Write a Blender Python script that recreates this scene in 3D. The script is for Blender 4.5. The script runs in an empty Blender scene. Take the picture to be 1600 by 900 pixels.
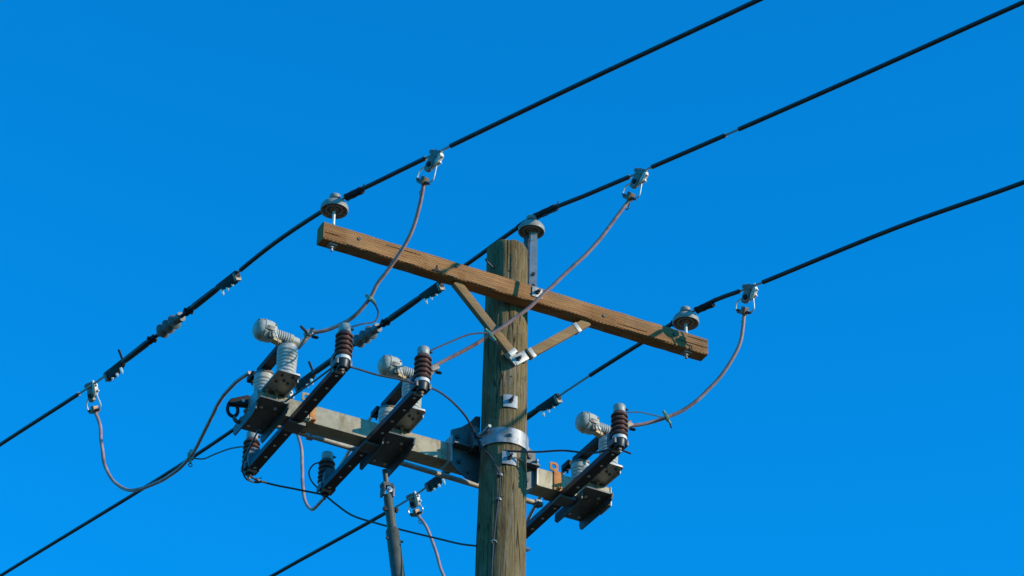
import bpy, bmesh, math, random
from mathutils import Vector, Matrix, noise
R = math.radians
sc = bpy.context.scene
col = sc.collection

# ---------------------------------------------------------------- camera
cam = bpy.data.cameras.new('camera'); cam_ob = bpy.data.objects.new('camera', cam); col.objects.link(cam_ob)
YAW, PITCH, ROLL = R(26.775), R(33.993), R(1.2196)
fw = Vector((math.sin(YAW)*math.cos(PITCH), math.cos(YAW)*math.cos(PITCH), math.sin(PITCH)))
r0 = Vector((math.cos(YAW), -math.sin(YAW), 0)); u0 = r0.cross(fw)
rv = r0*math.cos(ROLL) + u0*math.sin(ROLL); uv = -r0*math.sin(ROLL) + u0*math.cos(ROLL)
m = Matrix((rv, uv, -fw)).transposed().to_4x4(); m.translation = Vector((-5.9675, -11.8921, 1.65))
cam_ob.matrix_world = m
cam.sensor_width = 36.0; cam.lens = 4389.37/1600*36.0; cam.clip_start = 0.1; cam.clip_end = 20000
sc.camera = cam_ob
sc.render.resolution_x, sc.render.resolution_y = 1024, 576

# ---------------------------------------------------------------- sky, sun, exposure
SUN_EL = R(20); SUN_DIR = Vector((0.70, -0.71, 0)).normalized()      # horizontal direction towards the sun
w = bpy.data.worlds.new('World'); sc.world = w; w.use_nodes = True
nt = w.node_tree; nt.nodes.clear()
sky = nt.nodes.new('ShaderNodeTexSky'); sky.sky_type = 'NISHITA'; sky.sun_disc = False
sky.sun_elevation = SUN_EL; sky.sun_rotation = math.atan2(SUN_DIR.x, SUN_DIR.y)
sky.altitude = 300; sky.air_density = 1.0; sky.dust_density = 0.15; sky.ozone_density = 2.0
hs = nt.nodes.new('ShaderNodeMix'); hs.data_type = 'RGBA'; hs.blend_type = 'MULTIPLY'; hs.inputs[0].default_value = 1
hs.inputs[7].default_value = (0.008, 0.84, 1.44, 1)                    # clear polarised blue, the same all round
bg = nt.nodes.new('ShaderNodeBackground'); bg.inputs['Strength'].default_value = 0.12
wo = nt.nodes.new('ShaderNodeOutputWorld')
nt.links.new(sky.outputs[0], hs.inputs[6]); nt.links.new(hs.outputs[2], bg.inputs['Color']); nt.links.new(bg.outputs[0], wo.inputs[0])
sun = bpy.data.lights.new('sun', 'SUN'); sun.energy = 2.6; sun.angle = R(0.53); sun.color = (1.0, 0.86, 0.63)
sun_ob = bpy.data.objects.new('sun', sun); col.objects.link(sun_ob)
sd = Vector((SUN_DIR.x*math.cos(SUN_EL), SUN_DIR.y*math.cos(SUN_EL), math.sin(SUN_EL)))
sun_ob.rotation_euler = sd.to_track_quat('Z', 'Y').to_euler(); sun_ob.location = (20, -15, 20)
sc.view_settings.view_transform = 'Standard'; sc.view_settings.look = 'None'
sc.view_settings.exposure = 0.85; sc.view_settings.gamma = 1.0; sc.view_settings.use_curve_mapping = False

# ---------------------------------------------------------------- materials
def nodes(name):
    mt = bpy.data.materials.new(name); mt.use_nodes = True
    t = mt.node_tree; return mt, t, t.nodes['Principled BSDF']
def N(t, kind, **kw):
    n = t.nodes.new(kind)
    for k, v in kw.items(): setattr(n, k, v)
    return n
def ramp(t, fac, stops):
    n = N(t, 'ShaderNodeValToRGB'); e = n.color_ramp.elements
    while len(e) < len(stops): e.new(0.5)
    for q, (p, c) in zip(e, stops): q.position = p; q.color = (*c, 1)
    t.links.new(fac, n.inputs[0]); return n.outputs[0]
def coords(t, scale):
    tc = N(t, 'ShaderNodeTexCoord'); mp = N(t, 'ShaderNodeMapping'); mp.inputs['Scale'].default_value = scale
    t.links.new(tc.outputs['Object'], mp.inputs[0]); return mp.outputs[0]
def tex(t, vec, scale, detail=5, rough=0.6, dist=0.0):
    n = N(t, 'ShaderNodeTexNoise'); n.inputs['Scale'].default_value = scale; n.inputs['Detail'].default_value = detail
    n.inputs['Roughness'].default_value = rough; n.inputs['Distortion'].default_value = dist
    t.links.new(vec, n.inputs['Vector']); return n.outputs['Fac']
def mix(t, fac, a, b, mode='MIX'):
    n = N(t, 'ShaderNodeMix', data_type='RGBA', blend_type=mode)
    for s, v in ((0, fac), (6, a), (7, b)):
        if isinstance(v, (int, float)): n.inputs[s].default_value = v
        elif isinstance(v, tuple): n.inputs[s].default_value = (*v, 1)
        else: t.links.new(v, n.inputs[s])
    return n.outputs[2]
def mth(t, op, a, b=None):
    n = N(t, 'ShaderNodeMath', operation=op)
    for i, v in enumerate((a, b)):
        if v is None: continue
        if isinstance(v, (int, float)): n.inputs[i].default_value = v
        else: t.links.new(v, n.inputs[i])
    return n.outputs[0]
def bump(t, b, h, strength, dist=0.004):
    n = N(t, 'ShaderNodeBump'); n.inputs['Strength'].default_value = strength; n.inputs['Distance'].default_value = dist
    t.links.new(h, n.inputs['Height']); t.links.new(n.outputs[0], b.inputs['Normal'])
def simple(name, c1, c2, rough=0.5, metal=0.0, scale=30, bmp=0.25, stain=None, stain_at=0.62, spec=0.5, rr=0.15):
    mt, t, b = nodes(name)
    v = coords(t, (1, 1, 1)); f = tex(t, v, scale, 6, 0.65)
    c = ramp(t, f, [(0.3, c1), (0.7, c2)])
    if stain:
        g = tex(t, coords(t, (1, 1, 0.45)), scale*0.45, 5, 0.7, 0.4)
        c = mix(t, ramp(t, g, [(stain_at-0.08, (0, 0, 0)), (stain_at+0.08, (1, 1, 1))]), c, stain)
    t.links.new(c, b.inputs['Base Color'])
    rgh = ramp(t, f, [(0.3, (rough-rr/2,)*3), (0.7, (rough+rr/2,)*3)]); t.links.new(rgh, b.inputs['Roughness'])
    b.inputs['Metallic'].default_value = metal; b.inputs['Specular IOR Level'].default_value = spec
    if bmp: bump(t, b, f, bmp, 0.002)
    return mt
M = {}
M['beam_steel'] = simple('weathered_beam_steel', (0.27, 0.235, 0.155), (0.43, 0.385, 0.28), 0.62, 0.15, 18, 0.2, (0.19, 0.135, 0.06), 0.60)
M['galv'] = simple('galvanised_steel', (0.24, 0.25, 0.24), (0.40, 0.41, 0.39), 0.48, 0.35, 40, 0.15, (0.19, 0.17, 0.13), 0.66)
M['band'] = simple('dull_galvanised_band', (0.23, 0.245, 0.255), (0.40, 0.42, 0.43), 0.5, 0.25, 34, 0.2, (0.17, 0.155, 0.13), 0.55)
M['bracket'] = simple('dull_bracket_steel', (0.07, 0.08, 0.085), (0.14, 0.15, 0.15), 0.55, 0.3, 25, 0.2, (0.09, 0.06, 0.04), 0.66)
M['channel'] = simple('dark_channel_steel', (0.014, 0.014, 0.017), (0.03, 0.03, 0.034), 0.5, 0.2, 30, 0.15)
M['stud'] = simple('zinc_bolt', (0.5, 0.5, 0.5), (0.78, 0.78, 0.77), 0.35, 0.25, 60, 0.1)
M['dark_bolt'] = simple('dark_bolt', (0.03, 0.032, 0.035), (0.09, 0.085, 0.08), 0.55, 0.4, 60, 0.1)
M['rust'] = simple('rusty_orange_steel', (0.36, 0.12, 0.03), (0.58, 0.24, 0.06), 0.75, 0.0, 40, 0.4, (0.20, 0.08, 0.03), 0.6)
M['rust_dull'] = simple('dull_rusty_steel', (0.24, 0.15, 0.08), (0.36, 0.25, 0.15), 0.75, 0.0, 40, 0.4, (0.30, 0.11, 0.04), 0.52)
M['porcelain'] = simple('grey_white_porcelain', (0.40, 0.40, 0.37), (0.52, 0.515, 0.47), 0.42, 0.0, 14, 0.03, (0.27, 0.245, 0.20), 0.58, spec=0.35)
M['pin_porcelain'] = simple('dull_grey_glazed_porcelain', (0.24, 0.235, 0.20), (0.33, 0.32, 0.28), 0.5, 0.0, 18, 0.05, (0.17, 0.155, 0.12), 0.58, spec=0.3)
M['casting'] = simple('pale_cast_housing', (0.37, 0.37, 0.31), (0.48, 0.47, 0.40), 0.5, 0.0, 30, 0.15, (0.26, 0.235, 0.18), 0.58)
M['brown'] = simple('brown_shed_rubber', (0.075, 0.030, 0.022), (0.15, 0.066, 0.048), 0.42, 0.0, 25, 0.08)
M['grey_shed'] = simple('grey_polymer_sheds', (0.09, 0.095, 0.095), (0.16, 0.165, 0.16), 0.5, 0.0, 25, 0.08)
M['cap'] = simple('grey_arrester_cap', (0.24, 0.26, 0.24), (0.36, 0.38, 0.35), 0.5, 0.1, 30, 0.1)
M['ring'] = simple('white_ring', (0.5, 0.5, 0.48), (0.62, 0.62, 0.6), 0.45, 0.0, 30, 0.05)
M['black'] = simple('black_rubber', (0.012, 0.012, 0.015), (0.03, 0.03, 0.034), 0.45, 0.0, 30, 0.08)
M['covering'] = simple('black_cable_covering', (0.012, 0.011, 0.014), (0.028, 0.024, 0.026), 0.45, 0.0, 25, 0.2, (0.055, 0.042, 0.038), 0.64)
M['bare'] = simple('bare_strand', (0.22, 0.23, 0.24), (0.34, 0.35, 0.36), 0.45, 0.6, 60, 0.2)
M['jumper'] = simple('aged_pinkish_jumper_covering', (0.30, 0.16, 0.135), (0.50, 0.30, 0.265), 0.38, 0.0, 16, 0.1, (0.20, 0.10, 0.08), 0.6)
M['lead'] = simple('dark_lead_wire', (0.03, 0.026, 0.028), (0.065, 0.055, 0.055), 0.38, 0.0, 30, 0.05)
M['alu'] = simple('dull_cast_alloy', (0.12, 0.11, 0.095), (0.26, 0.24, 0.21), 0.55, 0.35, 70, 0.35, (0.08, 0.065, 0.05), 0.6)
M['alu_light'] = simple('light_cast_alloy', (0.42, 0.39, 0.32), (0.64, 0.60, 0.52), 0.5, 0.2, 70, 0.35, (0.32, 0.22, 0.13), 0.6)
M['clamp_dark'] = simple('dark_clamp_body', (0.008, 0.008, 0.009), (0.022, 0.021, 0.021), 0.6, 0.0, 40, 0.25, (0.05, 0.036, 0.026), 0.66, spec=0.25)
M['bronze'] = simple('brown_bronze', (0.13, 0.08, 0.05), (0.24, 0.16, 0.11), 0.5, 0.4, 60, 0.3)
M['pipe'] = simple('weathered_pipe', (0.34, 0.335, 0.29), (0.50, 0.48, 0.42), 0.5, 0.15, 22, 0.12, (0.24, 0.21, 0.16), 0.62)
M['rod'] = simple('grey_green_rod', (0.055, 0.066, 0.058), (0.10, 0.112, 0.095), 0.55, 0.1, 20, 0.1, (0.11, 0.085, 0.045), 0.62, spec=0.3)
M['verdigris'] = simple('green_copper_tie', (0.10, 0.20, 0.13), (0.26, 0.36, 0.26), 0.6, 0.1, 60, 0.2)
M['ochre'] = simple('ochre_bronze_strap', (0.40, 0.27, 0.11), (0.56, 0.40, 0.18), 0.5, 0.25, 40, 0.2, (0.22, 0.13, 0.06), 0.62)

def pole_wood():
    mt, t, b = nodes('weathered_pole_wood')
    # knots: sparse cells bend the grain round themselves
    kn = N(t, 'ShaderNodeTexVoronoi', feature='F1'); kn.inputs['Scale'].default_value = 3.4; kn.inputs['Randomness'].default_value = 1.0
    t.links.new(coords(t, (1, 1, 0.75)), kn.inputs['Vector'])
    kd = kn.outputs['Distance']; near = ramp(t, kd, [(0.03, (1, 1, 1)), (0.20, (0, 0, 0))])
    bend = N(t, 'ShaderNodeVectorMath', operation='ADD'); sc_ = N(t, 'ShaderNodeCombineXYZ')
    off = mth(t, 'MULTIPLY', near, 0.05); t.links.new(off, sc_.inputs[0]); t.links.new(mth(t, 'MULTIPLY', near, -0.04), sc_.inputs[1])
    t.links.new(coords(t, (1, 1, 0.10)), bend.inputs[0]); t.links.new(sc_.outputs[0], bend.inputs[1])
    fine = tex(t, bend.outputs[0], 80, 9, 0.74, 0.35)
    mid = tex(t, coords(t, (1, 1, 0.13)), 17, 6, 0.7, 0.8); big = tex(t, coords(t, (1, 1, 0.45)), 5.0, 5, 0.65, 0.5)
    blot = tex(t, coords(t, (1, 1, 0.7)), 22, 6, 0.75, 0.6)
    c = ramp(t, fine, [(0.27, (0.045, 0.033, 0.018)), (0.42, (0.145, 0.104, 0.052)), (0.56, (0.21, 0.152, 0.07)), (0.74, (0.33, 0.25, 0.13))])
    c = mix(t, ramp(t, mid, [(0.42, (0, 0, 0)), (0.72, (0.85, 0.85, 0.85))]), c, (0.20, 0.158, 0.085))
    c = mix(t, ramp(t, big, [(0.48, (0, 0, 0)), (0.66, (0.75, 0.75, 0.75))]), c, (0.11, 0.072, 0.03))
    c = mix(t, ramp(t, blot, [(0.56, (0, 0, 0)), (0.70, (0.7, 0.7, 0.7))]), c, (0.06, 0.046, 0.03))
    c = mix(t, ramp(t, tex(t, coords(t, (1, 1, 0.3)), 9, 6, 0.72, 0.9), [(0.52, (0, 0, 0)), (0.66, (0.7, 0.7, 0.7))]), c, (0.245, 0.205, 0.145))
    ringv = mth(t, 'MULTIPLY', mth(t, 'MULTIPLY', mth(t, 'ADD', mth(t, 'SINE', mth(t, 'MULTIPLY', kd, 170.0)), 1.0), 0.5), near)
    c = mix(t, mth(t, 'MULTIPLY', ringv, 0.65), c, (0.06, 0.04, 0.02))
    vo = N(t, 'ShaderNodeTexVoronoi', feature='DISTANCE_TO_EDGE'); vo.inputs['Scale'].default_value = 24
    t.links.new(coords(t, (1, 1, 0.05)), vo.inputs['Vector'])
    crack = mth(t, 'MULTIPLY', ramp(t, vo.outputs[0], [(0.0, (1, 1, 1)), (0.045, (0, 0, 0))]), ramp(t, mid, [(0.46, (0, 0, 0)), (0.58, (1, 1, 1))]))
    c = mix(t, crack, c, (0.03, 0.022, 0.013))
    t.links.new(c, b.inputs['Base Color']); b.inputs['Roughness'].default_value = 0.92; b.inputs['Specular IOR Level'].default_value = 0.12
    hh = mth(t, 'SUBTRACT', mth(t, 'ADD', fine, mth(t, 'MULTIPLY', mid, 0.9)), mth(t, 'ADD', mth(t, 'MULTIPLY', crack, 1.0), mth(t, 'MULTIPLY', ringv, 0.3)))
    bump(t, b, hh, 1.0, 0.009); return mt
def arm_wood(name, dark, lite, incised=True, axis='X'):
    mt, t, b = nodes(name)
    st = {'X': (0.05, 1, 1), 'Z': (1, 1, 0.05)}[axis]
    fine = tex(t, coords(t, st), 95, 7, 0.65, 0.25); mid = tex(t, coords(t, tuple(q*0.9+0.1 for q in st)), 12, 4, 0.6, 0.4)
    mean = tuple((p+q)/2 for p, q in zip(dark, lite))
    c = ramp(t, fine, [(0.3, dark), (0.5, mean), (0.7, lite)])
    c = mix(t, ramp(t, mid, [(0.42, (0, 0, 0)), (0.72, (0.6, 0.6, 0.6))]), c, tuple(q*0.8 for q in dark))
    pat = tex(t, coords(t, tuple(q*0.5+0.12 for q in st)), 7, 5, 0.7, 0.6)
    c = mix(t, ramp(t, pat, [(0.50, (0, 0, 0)), (0.66, (0.8, 0.8, 0.8))]), c, (0.175, 0.125, 0.078))
    c = mix(t, ramp(t, pat, [(0.28, (0.5, 0.5, 0.5)), (0.40, (0, 0, 0))]), c, tuple(q*0.45 for q in dark))
    h = fine
    if incised:                                                     # rows of short preservative slits pressed into the timber
        tc = N(t, 'ShaderNodeTexCoord'); sx = N(t, 'ShaderNodeSeparateXYZ'); t.links.new(tc.outputs['Object'], sx.inputs[0])
        wob = mth(t, 'MULTIPLY', tex(t, coords(t, (1, 1, 1)), 40, 2), 0.35)
        yz = mth(t, 'ADD', sx.outputs['Z'], mth(t, 'MULTIPLY', sx.outputs['Y'], 1.0))
        rowf = mth(t, 'MULTIPLY', yz, 118.0); row = mth(t, 'FLOOR', rowf)
        u = mth(t, 'ADD', mth(t, 'ADD', mth(t, 'MULTIPLY', sx.outputs['X'], 42.0), mth(t, 'MULTIPLY', row, 0.37)), wob)
        a = mth(t, 'LESS_THAN', mth(t, 'FRACT', u), 0.55)
        d = mth(t, 'LESS_THAN', mth(t, 'ABSOLUTE', mth(t, 'SUBTRACT', mth(t, 'FRACT', rowf), 0.5)), 0.22)
        s = mth(t, 'MULTIPLY', a, d)
        c = mix(t, mth(t, 'MULTIPLY', s, 0.62), c, (0.07, 0.038, 0.016))
        h = mth(t, 'SUBTRACT', fine, mth(t, 'MULTIPLY', s, 1.1))
    t.links.new(c, b.inputs['Base Color']); b.inputs['Roughness'].default_value = 0.85; b.inputs['Specular IOR Level'].default_value = 0.2
    bump(t, b, h, 0.6, 0.004); return mt
M['pole'] = pole_wood()
M['arm'] = arm_wood('incised_crossarm_timber', (0.25, 0.105, 0.036), (0.46, 0.245, 0.10))
M['brace'] = arm_wood('brace_timber', (0.20, 0.11, 0.045), (0.36, 0.23, 0.11), False)
def ground_mat():
    mt, t, b = nodes('dry_grass_ground')
    f = tex(t, coords(t, (1, 1, 1)), 0.35, 8, 0.65); g = tex(t, coords(t, (1, 1, 1)), 9, 6, 0.7)
    c = ramp(t, f, [(0.35, (0.05, 0.036, 0.016)), (0.65, (0.12, 0.08, 0.038))])
    c = mix(t, 0.4, c, ramp(t, g, [(0.3, (0.05, 0.04, 0.018)), (0.7, (0.13, 0.09, 0.045))]))
    t.links.new(c, b.inputs['Base Color']); b.inputs['Roughness'].default_value = 0.95; bump(t, b, g, 0.8, 0.05); return mt
M['ground'] = ground_mat()

# ---------------------------------------------------------------- mesh helpers
V = Vector
def frame(d, up=(0, 0, 1)):
    d = V(d).normalized(); up = V(up)
    if abs(d.dot(up)) > 0.97: up = V((0, 1, 0)) if abs(d.y) < 0.9 else V((1, 0, 0))
    s = d.cross(up).normalized(); return d, s, s.cross(d)          # along, side, up
def spline(p, k=6):
    p = [V(q) for q in p]; o = []
    for i in range(len(p)-1):
        a = p[i-1] if i else p[0]*2-p[1]; d = p[i+2] if i+2 < len(p) else p[-1]*2-p[-2]
        b, c = p[i], p[i+1]
        t1 = max((b-a).length, 1e-6)**0.5; t2 = max((c-b).length, 1e-6)**0.5; t3 = max((d-c).length, 1e-6)**0.5
        m1 = (c-b) + t2*((b-a)/t1 - (c-a)/(t1+t2)); m2 = (c-b) + t2*((d-c)/t3 - (d-b)/(t2+t3))
        for j in range(k):
            t = j/k; o.append(b*(2*t**3-3*t*t+1)+m1*(t**3-2*t*t+t)+c*(3*t*t-2*t**3)+m2*(t**3-t*t))
    o.append(p[-1]); return o
class MB:
    def __init__(s): s.v = []; s.f = []
    def add(s, vs, fs):
        n = len(s.v); s.v += [V(q) for q in vs]; s.f += [[i+n for i in f] for f in fs]; return s
    def box(s, c, size, ax=None, bev=0.0):
        """axis-aligned, or along the three axes given"""
        ax = ax or (V((1, 0, 0)), V((0, 1, 0)), V((0, 0, 1))); c = V(c)
        bm = bmesh.new(); bmesh.ops.create_cube(bm, size=1)
        for q in bm.verts: q.co = V((q.co.x*size[0], q.co.y*size[1], q.co.z*size[2]))
        if bev: bmesh.ops.bevel(bm, geom=bm.edges[:], offset=bev, segments=2, affect='EDGES', profile=0.6)
        bm.verts.index_update()
        s.add([c+ax[0]*q.co.x+ax[1]*q.co.y+ax[2]*q.co.z for q in bm.verts], [[q.index for q in f.verts] for f in bm.faces]); bm.free(); return s
    def tube(s, pts, r, n=8):
        pts = [V(p) for p in pts]; m = len(pts); rs = r if isinstance(r, (list, tuple)) else [r]*m
        d, a, b = frame(pts[1]-pts[0]); vs = []; fs = []
        for i, p in enumerate(pts):
            t = (pts[min(i+1, m-1)]-pts[max(i-1, 0)]).normalized()
            a = (a-t*a.dot(t)).normalized(); b = t.cross(a)
            for j in range(n):
                g = 2*math.pi*j/n; vs.append(p+(a*math.cos(g)+b*math.sin(g))*rs[i])
        for i in range(m-1):
            for j in range(n): k = (j+1) % n; fs.append([i*n+j, i*n+k, (i+1)*n+k, (i+1)*n+j])
        fs.append(list(range(n))[::-1]); fs.append([(m-1)*n+j for j in range(n)]); return s.add(vs, fs)
    def rod(s, a, b, r, n=10): return s.tube([a, b], r, n)
    def lathe(s, o, axis, prof, n=32):
        """prof: (distance along the axis, radius)"""
        o = V(o); d, a, b = frame(axis); vs = []; fs = []; m = len(prof)
        for h, r in prof:
            for j in range(n):
                g = 2*math.pi*j/n; vs.append(o+d*h+(a*math.cos(g)+b*math.sin(g))*max(r, 1e-4))
        for i in range(m-1):
            for j in range(n): k = (j+1) % n; fs.append([i*n+j, i*n+k, (i+1)*n+k, (i+1)*n+j])
        fs.append(list(range(n))[::-1]); fs.append([(m-1)*n+j for j in range(n)]); return s.add(vs, fs)
    def prism(s, poly, o, u, v, w, th, bev=0.0):
        o, u, v, w = V(o), V(u), V(v), V(w); k = len(poly)
        if bev:
            bm = bmesh.new(); lo = [bm.verts.new((x, y, -th/2)) for x, y in poly]; hi = [bm.verts.new((x, y, th/2)) for x, y in poly]
            bm.faces.new(lo[::-1]); bm.faces.new(hi)
            for i in range(k): bm.faces.new((lo[i], lo[(i+1) % k], hi[(i+1) % k], hi[i]))
            bmesh.ops.bevel(bm, geom=bm.edges[:], offset=bev, segments=2, affect='EDGES', profile=0.6); bm.verts.index_update()
            s.add([o+u*q.co.x+v*q.co.y+w*q.co.z for q in bm.verts], [[q.index for q in f.verts] for f in bm.faces]); bm.free(); return s
        vs = [o+u*x+v*y-w*th/2 for x, y in poly]+[o+u*x+v*y+w*th/2 for x, y in poly]
        return s.add(vs, [list(range(k))[::-1], list(range(k, 2*k))]+[[i, (i+1) % k, (i+1) % k+k, i+k] for i in range(k)])
    def bolt(s, p, d, r=0.008, l=0.012, n=6, shank=0.0):
        d = V(d).normalized(); p = V(p); s.tube([p, p+d*l], r, n)
        if shank: s.tube([p+d*l*0.9, p+d*(l+shank)], r*0.55, 8)
        return s
def make(name, mb, mat, parent=None, base=(0, 0, 0), ang=38):
    me = bpy.data.meshes.new(name); base = V(base)
    me.from_pydata([q-base for q in mb.v], [], mb.f)
    bm = bmesh.new(); bm.from_mesh(me); bmesh.ops.recalc_face_normals(bm, faces=bm.faces[:]); bm.to_mesh(me); bm.free()
    me.shade_smooth(); me.set_sharp_from_angle(angle=R(ang))
    me.materials.append(M[mat]); ob = bpy.data.objects.new(name, me); col.objects.link(ob); ob.parent = parent
    return ob
class Thing:
    """an Empty at the thing's base; its parts are given in world coordinates"""
    def __init__(s, name, base, label, cat, group=None):
        s.base = V(base); s.o = bpy.data.objects.new(name, None); col.objects.link(s.o); s.o.location = s.base
        s.o.empty_display_size = 0.05; s.o['label'] = label; s.o['category'] = cat
        if group: s.o['group'] = group
    def part(s, name, mb, mat, parent=None, ang=38): return make(name, mb, mat, parent or s.o, s.base, ang)
def copy_tree(o, parent=None):
    c = o.copy(); col.objects.link(c); c.parent = parent
    for ch in o.children: copy_tree(ch, c)
    return c
def repeat(root, loc, label, name=None):
    c = copy_tree(root); c.location = loc; c['label'] = label; return c
def single(name, mb, mat, base, label, cat, group=None, ang=38):
    ob = make(name, mb, mat, None, base, ang); ob.location = base; ob['label'] = label; ob['category'] = cat
    if group: ob['group'] = group
    return ob

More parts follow.
